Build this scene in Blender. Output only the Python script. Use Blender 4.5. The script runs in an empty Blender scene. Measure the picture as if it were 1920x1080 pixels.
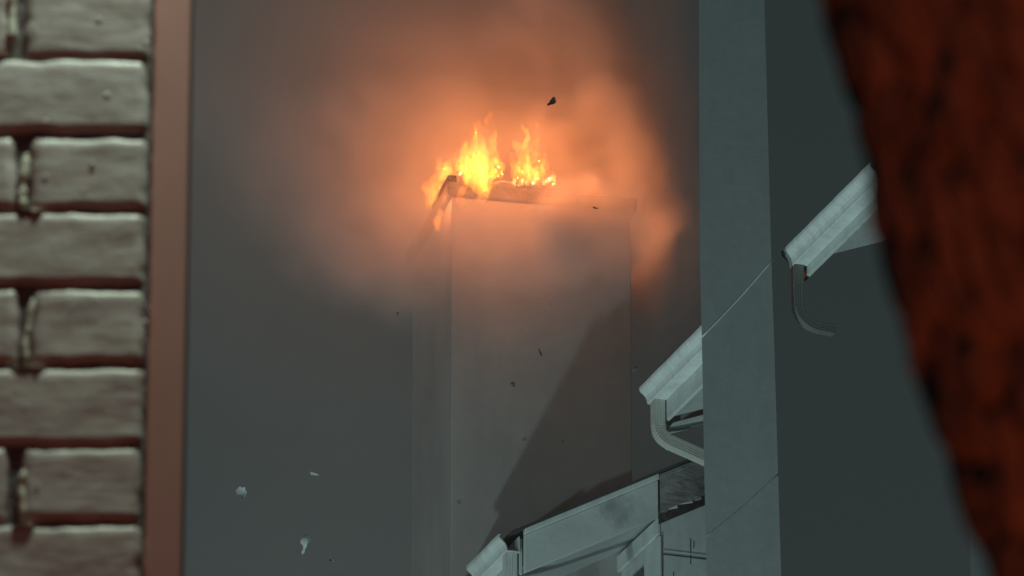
import bpy, bmesh, math, random
import numpy as np
from mathutils import Vector, Matrix, noise
random.seed(7)
R = math.radians
S = bpy.context.scene
COL = S.collection

# ------------------------------------------------------------------ camera
FPX, TH, CAM = 14000.0, R(22.0), Vector((0, 0, 1.6))
cd = bpy.data.cameras.new('camera'); cam = bpy.data.objects.new('camera', cd); COL.objects.link(cam)
cam.location = CAM; cam.rotation_euler = (math.pi/2 + TH, 0, 0)
cd.sensor_width = 36; cd.lens = 36*FPX/1920; cd.clip_start = 0.1; cd.clip_end = 2000
cd.dof.use_dof = True; cd.dof.focus_distance = 45.2; cd.dof.aperture_fstop = 32.0; cd.dof.aperture_blades = 0
S.camera = cam

# ------------------------------------------------------------------ night sky
W = bpy.data.worlds.new('World'); S.world = W; W.use_nodes = True
nt = W.node_tree; nt.nodes.clear()
sk = nt.nodes.new('ShaderNodeTexSky'); sk.sky_type = 'NISHITA'; sk.sun_disc = False
sk.sun_elevation = R(2.0); sk.sun_rotation = R(200); sk.air_density = 2.0; sk.dust_density = 4.0
hs = nt.nodes.new('ShaderNodeHueSaturation'); hs.inputs['Saturation'].default_value = 0.28
tn = nt.nodes.new('ShaderNodeMix'); tn.data_type = 'RGBA'; tn.blend_type = 'MULTIPLY'
tn.inputs['Factor'].default_value = 1.0; tn.inputs[7].default_value = (0.72, 1.0, 1.10, 1)
bg = nt.nodes.new('ShaderNodeBackground'); bg.inputs['Strength'].default_value = 0.037
wo = nt.nodes.new('ShaderNodeOutputWorld')
nt.links.new(sk.outputs[0], hs.inputs['Color']); nt.links.new(hs.outputs[0], tn.inputs[6])
nt.links.new(tn.outputs[2], bg.inputs[0]); nt.links.new(bg.outputs[0], wo.inputs[0])

# ------------------------------------------------------------------ unseen lamps: flood light of the fire engine, an added fill flood, street lamp, red beacon
def lamp(name, kind, loc, energy, color, radius=0.2, target=None, angle=60, blend=0.3):
    ld = bpy.data.lights.new(name, kind); ld.energy = energy; ld.color = color; ld.shadow_soft_size = radius
    o = bpy.data.objects.new(name, ld); COL.objects.link(o); o.location = loc
    if kind == 'SPOT':
        ld.spot_size = R(angle); ld.spot_blend = blend
        o.rotation_euler = (Vector(target) - Vector(loc)).to_track_quat('-Z', 'Y').to_euler()
    return o
FLOOD = lamp('flood_and_fill_light', 'SPOT', (-5.0, 33.0, 2.0), 4100, (0.76, 1.0, 0.98), 0.30, (0.4, 42, 18.5), 60, 0.6)
FILL_FLOOD = lamp('flood_and_fill_light', 'SPOT', (-11.0, 20.0, 2.6), 3900, (0.70, 1.0, 1.02), 0.30, (0.3, 42, 18.5), 40, 0.6)  # added fill: lights the far eave and lifts the shadows
STREET = lamp('street_lamp_light', 'POINT', (-0.20, 5.93, 5.45), 102, (0.78, 1.0, 0.77), 0.08)
BEACON = lamp('beacon_light', 'POINT', (0.40, 0.15, 1.0), 125, (1.0, 0.14, 0.042), 0.12)

S.view_settings.view_transform = 'Standard'; S.view_settings.look = 'None'
S.view_settings.exposure = 0.0; S.view_settings.gamma = 1.0
S.view_settings.use_curve_mapping = False
S.cycles.use_denoising = True
S.cycles.volume_step_rate = 1.6; S.cycles.volume_bounces = 2; S.cycles.max_bounces = 6
S.cycles.transparent_max_bounces = 64
S.cycles.sample_clamp_indirect = 3.0

# ------------------------------------------------------------------ helpers
def ray(px, py):
    u, v = (px-960)/FPX, (540-py)/FPX
    return Vector((u, math.cos(TH) - v*math.sin(TH), math.sin(TH) + v*math.cos(TH)))
def P(px, py, Y):                      # the point seen at a pixel, Y metres down the street
    d = ray(px, py); return CAM + d*(Y/d.y)
def on_plane(px, py, p0, n):
    d = ray(px, py); return CAM + d*((p0-CAM).dot(n)/d.dot(n))
def proj(p):
    q = p - CAM
    fw = q.y*math.cos(TH) + q.z*math.sin(TH); up = -q.y*math.sin(TH) + q.z*math.cos(TH)
    return 960 + FPX*q.x/fw, 540 - FPX*up/fw
def axes(deg):
    r = R(deg); return Vector((math.cos(r), math.sin(r), 0)), Vector((-math.sin(r), math.cos(r), 0))
UP = Vector((0, 0, 1))

def tag(o, label=None, cat=None, group=None, kind=None):
    if label: o['label'] = label
    if cat: o['category'] = cat
    if group: o['group'] = group
    if kind: o['kind'] = kind
    return o
def thing(name, loc, label, cat, group=None):
    o = bpy.data.objects.new(name, None); COL.objects.link(o); o.location = loc
    bpy.context.view_layer.update()
    return tag(o, label, cat, group)
def link(name, me, mat, parent=None):
    o = bpy.data.objects.new(name, me); COL.objects.link(o)
    if mat: me.materials.append(mat)
    if parent:
        o.parent = parent
        loc = Vector((0, 0, 0)); p = parent
        while p: loc += p.location; p = p.parent
        o.matrix_parent_inverse = Matrix.Translation(-loc)
    return o
def mesh(name, verts, faces, mat, parent=None, smooth=False):
    me = bpy.data.meshes.new(name); me.from_pydata([tuple(v) for v in verts], [], faces); me.update()
    bm = bmesh.new(); bm.from_mesh(me); bmesh.ops.recalc_face_normals(bm, faces=bm.faces[:]); bm.to_mesh(me); bm.free()
    if smooth: me.polygons.foreach_set('use_smooth', [True]*len(me.polygons))
    return link(name, me, mat, parent)
def hexa(name, o, a, b, c, mat, parent=None, bevel=0.0, seg=2):        # a box from corner o along vectors a, b, c
    vs = [o, o+a, o+a+b, o+b, o+c, o+a+c, o+a+b+c, o+b+c]
    fs = [(0,1,2,3), (4,5,6,7), (0,1,5,4), (1,2,6,5), (2,3,7,6), (3,0,4,7)]
    ob = mesh(name, vs, fs, mat, parent)
    if bevel:
        bm = bmesh.new(); bm.from_mesh(ob.data)
        bmesh.ops.bevel(bm, geom=bm.edges[:], offset=bevel, segments=seg, affect='EDGES', profile=0.5)
        bm.to_mesh(ob.data); bm.free()
    return ob
def prism(name, poly, d, mat, parent=None):                             # a polygon pushed along vector d
    n = len(poly); vs = list(poly) + [p+d for p in poly]
    fs = [tuple(range(n)), tuple(range(n, 2*n))] + [(i, (i+1) % n, n+(i+1) % n, n+i) for i in range(n)]
    return mesh(name, vs, fs, mat, parent)
def sweep(name, rings, mat, parent=None, closed=True, caps=True, smooth=False):
    n = len(rings[0]); vs = [p for r in rings for p in r]; fs = []
    for i in range(len(rings)-1):
        for j in range(n if closed else n-1):
            a, b = i*n+j, i*n+(j+1) % n
            fs.append((a, b, b+n, a+n))
    if caps: fs += [tuple(range(n)), tuple(range((len(rings)-1)*n, len(rings)*n))]
    return mesh(name, vs, fs, mat, parent, smooth)

class N:                                                                # short hand for node trees
    def __init__(s, name):
        s.m = bpy.data.materials.new(name); s.m.use_nodes = True; s.t = s.m.node_tree; s.t.nodes.clear()
        s.out = s.add('ShaderNodeOutputMaterial')
    def add(s, kind, **kw):
        n = s.t.nodes.new(kind)
        for k, v in kw.items(): setattr(n, k, v)
        return n
    def put(s, sock, v):
        if hasattr(v, 'is_output'): s.t.links.new(v, sock)
        else: sock.default_value = v
    def coord(s, scale=(1, 1, 1), rot=(0, 0, 0)):
        c = s.add('ShaderNodeTexCoord'); m = s.add('ShaderNodeMapping'); m.inputs['Scale'].default_value = scale; m.inputs['Rotation'].default_value = rot
        s.t.links.new(c.outputs['Object'], m.inputs['Vector']); return m.outputs[0]
    def noise(s, vec, scale, detail=4, rough=0.55, dist=0.0):
        n = s.add('ShaderNodeTexNoise'); s.put(n.inputs['Vector'], vec); n.inputs['Scale'].default_value = scale
        n.inputs['Detail'].default_value = detail; n.inputs['Roughness'].default_value = rough; n.inputs['Distortion'].default_value = dist
        return n.outputs['Fac']
    def ramp(s, fac, stops):
        r = s.add('ShaderNodeValToRGB'); s.put(r.inputs[0], fac); e = r.color_ramp.elements
        while len(e) < len(stops): e.new(0.5)
        for q, (p, c) in zip(e, stops): q.position = p; q.color = (*c, 1) if len(c) == 3 else c
        return r.outputs[0]
    def mix(s, f, a, b, mode='MIX'):
        m = s.add('ShaderNodeMix', data_type='RGBA', blend_type=mode)
        s.put(m.inputs[0], f); s.put(m.inputs[6], a); s.put(m.inputs[7], b); return m.outputs[2]
    def math(s, op, a, b=None, clamp=False):
        m = s.add('ShaderNodeMath', operation=op, use_clamp=clamp); s.put(m.inputs[0], a)
        if b is not None: s.put(m.inputs[1], b)
        return m.outputs[0]
    def bump(s, h, strength=0.3, dist=0.01):
        b = s.add('ShaderNodeBump'); s.put(b.inputs['Height'], h); b.inputs['Strength'].default_value = strength; b.inputs['Distance'].default_value = dist
        return b.outputs[0]
    def surf(s, col, rough=0.6, nor=None, spec=0.4):
        p = s.add('ShaderNodeBsdfPrincipled'); s.put(p.inputs['Base Color'], col); s.put(p.inputs['Roughness'], rough)
        p.inputs['Specular IOR Level'].default_value = spec
        if nor is not None: s.put(p.inputs['Normal'], nor)
        s.t.links.new(p.outputs[0], s.out.inputs['Surface']); return s.m

def painted(name, col, dirt=0.35, scale=3.0, rough=0.5, dcol=(0.12, 0.13, 0.12), bump=0.25):
    n = N(name); v = n.coord()
    a = n.noise(v, scale, 6, 0.65); b = n.noise(v, scale*11, 5, 0.6); c = n.noise(n.coord((1, 1, 0.25)), scale*5, 4, 0.7)
    f = n.math('MULTIPLY', n.ramp(n.math('MULTIPLY', n.math('ADD', a, c), 0.5), [(0.42, (0, 0, 0)), (0.72, (1, 1, 1))]), dirt)
    base = n.mix(b, tuple(x*0.86 for x in col)+(1,), tuple(min(1, x*1.08) for x in col)+(1,))
    return n.surf(n.mix(f, base, dcol+(1,)), n.math('ADD', rough, n.math('MULTIPLY', b, 0.15)), n.bump(n.math('ADD', b, a), bump, 0.004))
M_WHITE = painted('white_painted_metal', (0.72, 0.78, 0.765), 0.4, 4, 0.38)
M_BOARD = painted('white_painted_board', (0.58, 0.64, 0.625), 0.45, 2.2, 0.6)
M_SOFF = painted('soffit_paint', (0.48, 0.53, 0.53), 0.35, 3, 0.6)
M_BRONZE = painted('weathered_metal', (0.50, 0.51, 0.47), 0.4, 5, 0.42)
M_DARKSP = painted('dark_metal', (0.17, 0.175, 0.165), 0.3, 5, 0.3)
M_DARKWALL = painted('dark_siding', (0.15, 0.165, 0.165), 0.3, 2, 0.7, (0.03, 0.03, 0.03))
M_WALL = painted('grey_wall_panel', (0.53, 0.58, 0.58), 0.4, 2.5, 0.7)
M_ROOF = painted('roof_shingle', (0.06, 0.06, 0.06), 0.4, 8, 0.9, (0.03, 0.03, 0.03))
M_PILLAR = painted('pillar_render', (0.28, 0.30, 0.30), 0.45, 1.4, 0.8, (0.16, 0.18, 0.18), 0.5)

# chimney render: speckled, sooty
n = N('chimney_render'); v = n.coord()
sp = n.add('ShaderNodeTexVoronoi'); n.put(sp.inputs['Vector'], v); sp.inputs['Scale'].default_value = 11
spk = n.math('LESS_THAN', sp.outputs['Distance'], n.math('MULTIPLY', n.ramp(n.noise(v, 9, 2), [(0.56, (0, 0, 0)), (0.75, (1, 1, 1))]), 0.22))
big = n.noise(v, 1.3, 5, 0.6); fine = n.noise(v, 60, 4, 0.7)
colr = n.mix(n.ramp(big, [(0.35, (0, 0, 0)), (0.7, (1, 1, 1))]), (0.37, 0.355, 0.345, 1), (0.28, 0.265, 0.255, 1))
streak = n.ramp(n.noise(n.coord((1, 1, 0.12)), 5, 5, 0.65), [(0.48, (0, 0, 0)), (0.75, (1, 1, 1))])
colr = n.mix(n.math('MULTIPLY', streak, 0.35), colr, (0.22, 0.205, 0.195, 1))
colr = n.mix(n.math('MULTIPLY', spk, 0.6), colr, (0.09, 0.08, 0.075, 1))
M_CHIM = n.surf(colr, 0.85, n.bump(fine, 0.5, 0.006), 0.2)
n = N('charred_board'); v = n.coord()
M_CHAR = n.surf(n.ramp(n.noise(v, 9, 6, 0.7, 0.6), [(0.3, (0.012, 0.011, 0.010)), (0.55, (0.03, 0.028, 0.026)), (0.75, (0.12, 0.11, 0.10))]), 0.85, n.bump(n.noise(v, 40, 4), 0.8, 0.01), 0.2)
n = N('sooty_render'); v = n.coord()
M_SOOTY = n.surf(n.ramp(n.noise(v, 7, 6, 0.7, 0.5), [(0.3, (0.05, 0.045, 0.04)), (0.5, (0.12, 0.11, 0.10)), (0.75, (0.22, 0.20, 0.19))]), 0.85, n.bump(n.noise(v, 40, 4), 0.8, 0.01), 0.2)
n = N('scorched_board'); v = n.coord((1, 1, 2.2), (0, R(-25), 0))
M_SCORCH = n.surf(n.ramp(n.noise(v, 3.2, 7, 0.68, 0.5), [(0.30, (0.03, 0.027, 0.025)), (0.46, (0.17, 0.165, 0.16)), (0.62, (0.34, 0.34, 0.33)), (0.8, (0.48, 0.48, 0.47))]), 0.75, n.bump(n.noise(v, 30, 5), 0.6, 0.008), 0.2)
n = N('asphalt'); v = n.coord()
M_GROUND = n.surf(n.ramp(n.noise(v, 40, 6, 0.7), [(0.3, (0.035, 0.035, 0.037)), (0.7, (0.065, 0.065, 0.065))]), 0.8, n.bump(n.noise(v, 120, 3), 0.5, 0.005))

# ------------------------------------------------------------------ ground
tag(mesh('ground', [(-400, -60, 0), (400, -60, 0), (400, 900, 0), (-400, 900, 0)], [(0, 1, 2, 3)], M_GROUND), kind='structure')

# ------------------------------------------------------------------ chimney
CR = 13.0
c1, c2 = axes(CR)
CF = P(847, 540, 41.9)                                                  # front left edge
cw = (on_plane(1183, 540, CF, c2) - CF).dot(c1)
cdp = 1.12
ztop = P(847, 345, 41.9).z
base = Vector((CF.x, CF.y, 0))
chim = thing('chimney', base, 'broad pale rendered chimney with its burning top wrapped in orange smoke', 'chimney')
def cpt(a, b, z): return Vector((CF.x, CF.y, 0)) + c1*a + c2*b + UP*z
# shaft as a gridded box so the render keeps an uneven arris
hexa('shaft', cpt(0, 0, 0), c1*cw, c2*cdp, UP*(ztop-0.085), M_CHIM, chim, 0.006, 2)
hexa('cap', cpt(-0.035, -0.035, ztop-0.083), c1*(cw+0.07), c2*(cdp+0.07), UP*0.085, M_SOOTY, chim, 0.012, 2)
# charred plate for the cap's left end, its backlit dark put in the colour
hexa('cap_end_plate', cpt(-0.03, -0.02, ztop+0.002), c1*0.055 + c2*0.0, c2*0.45, UP*0.05, M_CHAR, chim, 0.005, 1)
# glowing slats on the left edge
n = N('glowing_slat'); v = n.coord()
e = n.add('ShaderNodeEmission'); n.put(e.inputs['Color'], n.ramp(n.noise(v, 25, 3), [(0.35, (1, 0.12, 0.01)), (0.65, (1, 0.5, 0.08))])); e.inputs['Strength'].default_value = 1.6
n.t.links.new(e.outputs[0], n.out.inputs['Surface']); n.m.cycles.emission_sampling = 'NONE'; M_GLOW = n.m
for k in range(3):
    p = P(805+k*8, 372+k*5, 42.25)
    hexa('slat', p, Vector((0.07, 0, -0.055)), Vector((0, 0.06, 0)), Vector((0.004, 0, 0.012)), M_GLOW, chim)

# ------------------------------------------------------------------ houses: r = 19 degrees
HR = 19.0
e1, e2 = axes(HR)
KPROF = [(0.0, 0.098), (0.0, 0.0), (0.078, 0.0), (0.083, 0.004), (0.086, 0.022), (0.094, 0.042), (0.108, 0.056), (0.122, 0.066),
         (0.131, 0.079), (0.133, 0.098), (0.121, 0.101), (0.119, 0.094), (0.126, 0.092), (0.125, 0.081), (0.117, 0.072), (0.104, 0.062), (0.089, 0.047),
         (0.080, 0.025), (0.076, 0.006), (0.006, 0.006), (0.006, 0.098)]
def gutter(parent, A, B, caps=(True, True), mat=None):
    """K-profile gutter; A, B: fascia-side bottom points of the two ends."""
    mat = mat or M_WHITE
    rings = []
    L = (B-A).length; k = max(2, int(L/0.1))
    for i in range(k+1):
        q = A.lerp(B, i/k) + UP*(0.0015*math.sin(i*1.7))
        rings.append([q - e1*u + UP*w for u, w in KPROF])
    g = sweep('gutter', rings, mat, parent, smooth=False)
    half = [(0.006, 0.006)] + [(u*0.985, w*0.985+0.001) for u, w in KPROF[2:10]] + [(0.006, 0.096)]
    for end, s in ((A, 1), (B, -1)):
        if caps[0 if s == 1 else 1]:
            d = (B-A).normalized()*s
            prism('end_cap', [end + d*0.004 - e1*u + UP*w for u, w in half], d*0.003, mat, g)
    return g
def spout(parent, path, mat, wa=0.066, wb=0.074):
    """Rectangular corrugated downspout; path: list of (point, pleat amount)."""
    prof = []
    def side(p0, p1, m):
        for i in range(m*2):
            t = i/(m*2.0); q = Vector(p0).lerp(Vector(p1), t)
            nrm = Vector((p1[1]-p0[1], p0[0]-p1[0])).normalized()
            if i % 2 == 1 and 0 < i < m*2-1: q = q - nrm*0.0014
            prof.append(q)
    h, g = wa/2, wb/2
    side((-h, -g), (h, -g), 4); side((h, -g), (h, g), 3); side((h, g), (-h, g), 4); side((-h, g), (-h, -g), 3)
    rings = []
    for i, (p, pl) in enumerate(path):
        a = path[max(i-1, 0)][0]; b = path[min(i+1, len(path)-1)][0]
        t = (b-a).normalized()
        bb = e2; aa = t.cross(bb).normalized()
        if aa.dot(e1) < 0: aa = -aa
        # keep section upright for the drop: 'aa' lies across the run
        rings.append([p + aa*(q.x*(1-pl)) + bb*(q.y*(1-pl*0.5)) for q in prof])
    return sweep('downspout', rings, mat, parent)
def elbow_path(top, drop, rad, deg, run, pleat=0.11, n_p=9):
    pts = [(top.copy(), 0), (top - UP*(drop*0.5), 0), (top - UP*(drop*0.5+0.003), 0.05), (top - UP*(drop*0.5+0.012), 0.0), (top - UP*drop, 0)]
    cpos = top - UP*drop + e1*rad
    for i in range(1, n_p*2+1):
        a = R(deg)*i/(n_p*2)
        pts.append((cpos - e1*(rad*math.cos(a)) - UP*(rad*math.sin(a)), pleat if i % 2 else 0.0))
    a = R(deg); d = e1*math.sin(a) - UP*math.cos(a)
    last = pts[-1][0]
    pts.append((last + d*0.004, -0.05)); pts.append((last + d*0.02, -0.03)); pts.append((last + d*0.021, 0.0))
    pts.append((last + d*run, 0))
    return pts

# ---- gabled house at the bottom of the frame
PITCH = R(28.0)
G = P(984, 1003, 41.15)                                                 # upper left corner of the rake board's face
gh = thing('gabled_house', Vector((G.x, G.y, 0)), 'house with pale gable rake board and scorched end under the smoke', 'house')
rd = e1*math.cos(PITCH) + UP*math.sin(PITCH)
def along(px, p0=G):                                                    # metres along the rake until pixel column px
    lo, hi = -2, 4
    for _ in range(50):
        m = (lo+hi)/2
        if proj(p0 + rd*m)[0] < px: lo = m
        else: hi = m
    return lo
s1, s2, s3 = along(1234), along(1239), along(1400)
BH = 0.235
tb = 0.028
def rake(name, sa, sb, mat, h=BH, inset=0.0):
    return hexa(name, G + rd*sa + e2*inset - UP*h, rd*(sb-sa), UP*h, e2*tb, mat, gh, 0.003, 1)
# soot stain material for the main board
n = N('rake_board_paint'); v = n.coord()
so = n.add('ShaderNodeVectorMath', operation='DISTANCE'); n.put(so.inputs[0], n.coord((1, 1, 1.0)))
st = G + rd*along(1150) - UP*0.07
n.put(so.inputs[1], tuple(st)); wob = n.noise(n.coord((1, 1, 1), (0, R(25), 0)), 7, 6, 0.7, 0.4)
spot = n.ramp(n.math('ADD', so.outputs['Value'], n.math('MULTIPLY', n.math('SUBTRACT', wob, 0.5), 0.34)), [(0.0, (1, 1, 1)), (0.13, (0, 0, 0))])
gr = n.noise(v, 26, 6, 0.65); gb = n.noise(v, 2.4, 5, 0.6)
cc = n.mix(gr, (0.53, 0.59, 0.575, 1), (0.64, 0.70, 0.685, 1)); cc = n.mix(n.math('MULTIPLY', n.ramp(gb, [(0.45, (0, 0, 0)), (0.75, (1, 1, 1))]), 0.4), cc, (0.2, 0.22, 0.21, 1))
M_RAKE = n.surf(n.mix(n.math('MULTIPLY', spot, 0.5), cc, (0.06, 0.058, 0.055, 1)), 0.6, n.bump(gr, 0.35, 0.006))
rake('rake_board', 0.0, s1, M_RAKE)
hexa('drip_edge', G - e2*0.022 + UP*0.002 - rd*0.004, rd*(s1+0.004), UP*0.036, e2*0.045, M_WHITE, gh, 0.004, 1)
# scorched second board with a ragged lower edge
poly = [G + rd*s2 + e2*0.004, G + rd*s3 + e2*0.004]
rag = []
k = 26
for i in range(k+1):
    t = 1 - i/k; s = s2 + (s3-s2)*t
    dpt = 0.205 + 0.02*noise.noise(Vector((s*9, 2.2, 0))) + 0.018*noise.noise(Vector((s*31, 7.1, 0))) - (0.03 if t > 0.55 else 0)
    rag.append(G + rd*s + e2*0.004 - UP*dpt)
sb = prism('rake_board', poly + rag, e2*tb, M_SCORCH, gh); sb['label'] = 'scorched grey length of rake board with ragged lower edge'
hexa('drip_edge', G + rd*(s1+0.006) - e2*0.016 + UP*0.001, rd*(s3-s1-0.006), UP*0.031, e2*0.04, M_SCORCH, gh, 0.004, 1)
# char cavity below the scorched board, slivers of burnt edge
hexa('charred_nailer', G + rd*s2 + e2*0.036 - UP*0.27, rd*(s3-s2), UP*0.2, e2*0.03, M_CHAR, gh)
for i, (px, py, w_) in enumerate([(1288, 946, 0.075), (1308, 940, 0.05), (1262, 956, 0.06), (1249, 962, 0.03)]):
    p = on_plane(px, py, G + e2*0.012, e2)
    vs = [p - e1*w_/2, p + e1*w_/2 + UP*(0.018), p + e1*w_*0.4 + UP*0.034, p - e1*w_*0.3 + UP*0.012]
    prism('splinter', vs, e2*0.012, M_SCORCH if i % 2 else M_BOARD, gh)
# soffit behind the rake, two lookouts crossing it
SD = 0.95
sof0 = G - UP*(BH-0.03) + e2*tb
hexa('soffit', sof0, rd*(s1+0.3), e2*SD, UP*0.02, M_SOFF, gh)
# wall on the right, its left face running back
ZB = 0.0
wl = on_plane(1240, 1000, G + e2*0.045, e2); wl_a = (wl - G).dot(e1)
top_z = G.z + math.tan(PITCH)*wl_a - 0.225
W0 = Vector((G.x, G.y, 0)) + e1*wl_a + e2*0.045
# wall panel front: ragged top
fr = []
for i in range(25):
    a = i/24*0.62
    fr.append(W0 + e1*a + UP*(top_z + a*math.tan(PITCH)*0.82 + 0.022*noise.noise(Vector((a*21, 3, 1))) + 0.012*noise.noise(Vector((a*70, 5, 1)))))
prism('wall', [W0 + UP*(top_z-0.6)] + fr + [W0 + e1*0.62 + UP*(top_z-0.6)], e2*1.6, M_WALL, gh)
hexa('wall', W0 , e1*0.62, e2*1.6, UP*(top_z-0.602), M_WALL, gh)
# horizontal joint strip and small fixing on the panel
js = on_plane(1242, 1034, W0, e2); hexa('joint_strip', js - e2*0.005 + e1*0.004, e1*0.6, e2*0.004, UP*0.010, M_BOARD, gh)
hexa('joint_strip', on_plane(1242, 1040, W0, e2) - e2*0.006 + e1*0.004, e1*0.6, e2*0.005, UP*0.005, M_CHAR, gh)
for (px, py0, py1) in ((1294, 1010, 1058), (1300, 1015, 1028), (1262, 1072, 1090)):
    a = on_plane(px, py1, W0, e2); b = on_plane(px, py0, W0, e2)
    hexa('hairline_crack', a - e2*0.003, e1*0.004, e2*0.002, b-a, M_CHAR, gh)
# frieze board along the left face and window on it
fb = W0 - e1*0.004 + UP*top_z
hexa('frieze_board', fb - UP*0.115 - e1*0.022, e2*1.2, UP*0.10, e1*0.022, M_BOARD, gh, 0.003, 1)
hexa('corner_trim', W0 - e1*0.020 - e2*0.016 + UP*(top_z-2.5), e1*0.016, e2*0.09, UP*2.37, M_WALL, gh, 0.003, 1)
n = N('window_glass'); M_GLASS = n.surf((0.02, 0.025, 0.028, 1), 0.08, None, 0.6)
wn = hexa('window', W0 - e1*0.012 + e2*0.30 + UP*(top_z-1.5), e2*0.7, UP*1.28, e1*0.008, M_GLASS, gh)
for a_, b_ in (((0.24, 0.06), None), ((0.62, 0.03), None), ((1.0, 0.06), None)):
    hexa('frame', W0 - e1*0.035 + e2*a_[0] + UP*(top_z-1.55), e2*a_[1], UP*1.36, e1*0.03, M_BOARD, wn, 0.003, 1)
hexa('frame', W0 - e1*0.033 + e2*0.302 + UP*(top_z-0.24), e2*0.69, UP*0.05, e1*0.028, M_BOARD, wn, 0.003, 1)
# rear wall of the recess and side wall below the gutter, roof over everything
RW = Vector((G.x, G.y, 0)) + e1*0.30 + e2*(SD-0.02)
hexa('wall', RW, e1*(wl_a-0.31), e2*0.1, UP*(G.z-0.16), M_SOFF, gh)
hexa('roof', G + UP*0.040 - rd*0.10 - e2*0.02, rd*(s3+0.10), e2*1.9, UP*0.016, M_ROOF, gh)  # left overhang lengthened to close a notch in its shadow on the chimney
hexa('fascia', G - e1*0.0 - UP*0.235 + e2*0.032 - e1*0.024, e1*0.022, UP*0.22, e2*0.95, M_BOARD, gh, 0.003, 1)
gA = G - e1*0.027 - UP*0.108
gutter(gh, gA + e2*0.01, gA + e2*0.60, (True, False))
tp = gA - e1*0.045 + e2*0.06 - UP*0.002
spout(gh, elbow_path(tp, 0.55, 0.12, 70, 0.3), M_WHITE)

# ---- short eaves higher up: fascia, gutter, downspout, soffit return
def eave_house(name, label, far_px, Y, L, wall_off, dsp, drop, run, mat_sp, fas_h, ret, edeg, depth_w, sof, wl_):
    F = P(far_px[0], far_px[1], Y)                                      # outer lip of the far end
    F0 = F + e1*0.131 - UP*0.098                                        # fascia-side bottom of the far end
    Nn = F0 - e2*L
    h = thing(name, Vector((F0.x, F0.y, 0)) + e1*wall_off, label, 'house')
    gutter(h, Nn, F0, (True, True))
    fbot = fas_h
    hexa('fascia', F0 + e1*0.002 - UP*fbot + e2*0.02, e1*0.022, -e2*(L+0.04), UP*(fbot+0.11), M_BOARD, h, 0.002, 1)
    rl = min(0.7, max(0.36, wall_off))
    rr = e1*math.cos(R(21)) + UP*math.sin(R(21))
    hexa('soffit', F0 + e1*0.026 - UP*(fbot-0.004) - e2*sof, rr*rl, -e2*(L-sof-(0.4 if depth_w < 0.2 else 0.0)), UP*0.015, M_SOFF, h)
    if ret:                                                             # rake return at the far end, rising with the roof
        hexa('rake_board', F0 + e1*0.03 + e2*0.022 - UP*(fbot+ret), rr*rl, UP*0.10, e2*0.025, M_BOARD, h, 0.002, 1)
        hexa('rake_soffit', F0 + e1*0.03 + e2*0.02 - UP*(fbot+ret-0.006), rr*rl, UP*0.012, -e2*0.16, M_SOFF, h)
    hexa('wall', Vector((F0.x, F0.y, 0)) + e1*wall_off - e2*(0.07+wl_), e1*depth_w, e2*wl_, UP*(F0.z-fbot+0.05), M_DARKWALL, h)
    hexa('roof', F0 - e1*0.05 + UP*0.112 + e2*0.05, (e1+UP*0.5)*(wall_off*0.6+depth_w*0.5), -e2*(L+(0.1 if depth_w > 0.2 else -0.3)), UP*0.03, M_ROOF, h)
    top = F0 - e1*0.042 - e2*dsp - UP*0.002
    if mat_sp is M_DARKSP: spout(h, elbow_path(top - e1*0.010, drop, 0.13, edeg, run, 0.03), mat_sp, 0.056, 0.062)
    else: spout(h, elbow_path(top, drop, 0.10, edeg, run), mat_sp)
    return h
eave_house('townhouse', 'house eave with white gutter and ribbed downspout tucked behind the grey pillar', (1199, 727), 41.15, 1.20, 0.29, 0.07, 0.155, 0.25, M_BRONZE, 0.125, 0.045, 72, 0.10, 0.16, 0.72)
eave_house('townhouse', 'house eave with pale gutter between grey pillar and red lit tree trunk', (1465, 472), 40.15, 1.40, 0.98, 0.05, 0.235, 0.10, M_DARKSP, 0.06, 0.0, 86, 0.8, 0.42, 1.2)

# ------------------------------------------------------------------ tall grey pillar
PY = 40.0
pts = [(1310, -120), (1312, 480), (1316, 640), (1320, 860), (1326, 1120)]
ptr = [(1430, -120), (1446, 480), (1451, 620), (1458, 860), (1466, 1120)]
p0 = P(1316, 640, PY); pe1, pe2 = axes(-1.8)
rings = []
for (a, b) in zip(pts, ptr):
    A = on_plane(a[0], a[1], p0, pe2); B = on_plane(b[0], b[1], p0, pe2)
    A.z = B.z = (A.z+B.z)/2
    A = A + pe2*0; B = B + pe2*0
    rings.append((A, B))
lo = rings[-1]; rings.append((Vector((lo[0].x+0.05, lo[0].y, 0)), Vector((lo[1].x+0.25, lo[1].y, 0))))
hi = rings[0]; rings.insert(0, (Vector((hi[0].x, hi[0].y, hi[0].z+1.2)), Vector((hi[1].x-0.01, hi[1].y, hi[1].z+1.2))))
pil = thing('rendered_pillar', Vector((p0.x, p0.y, 0)), 'tall plain grey pillar in front of the eaves, crossed by a thin cable', 'pillar')
so = sweep('shaft', [[A, B, B + pe2*0.30, A + pe2*0.30] for A, B in rings], M_PILLAR, pil)
def tube(name, pts, r, mat, parent=None, k=6):
    rings = []
    for i, p in enumerate(pts):
        t = (pts[min(i+1, len(pts)-1)] - pts[max(i-1, 0)]).normalized()
        a = t.cross(Vector((0, 1, 0.01))).normalized(); b = t.cross(a)
        rings.append([p + a*(r*math.cos(q*2*math.pi/k)) + b*(r*math.sin(q*2*math.pi/k)) for q in range(k)])
    return sweep(name, rings, mat, parent, smooth=True)
def cable(a, b, r, off, mat, label):
    A = on_plane(*a, p0 - pe2*off, pe2); B = on_plane(*b, p0 - pe2*off, pe2)
    o = tube('cable', [A.lerp(B, i/12) - UP*(0.012*math.sin(math.pi*i/12)) for i in range(13)], r, mat)
    return tag(o, label, 'cable')
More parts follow.
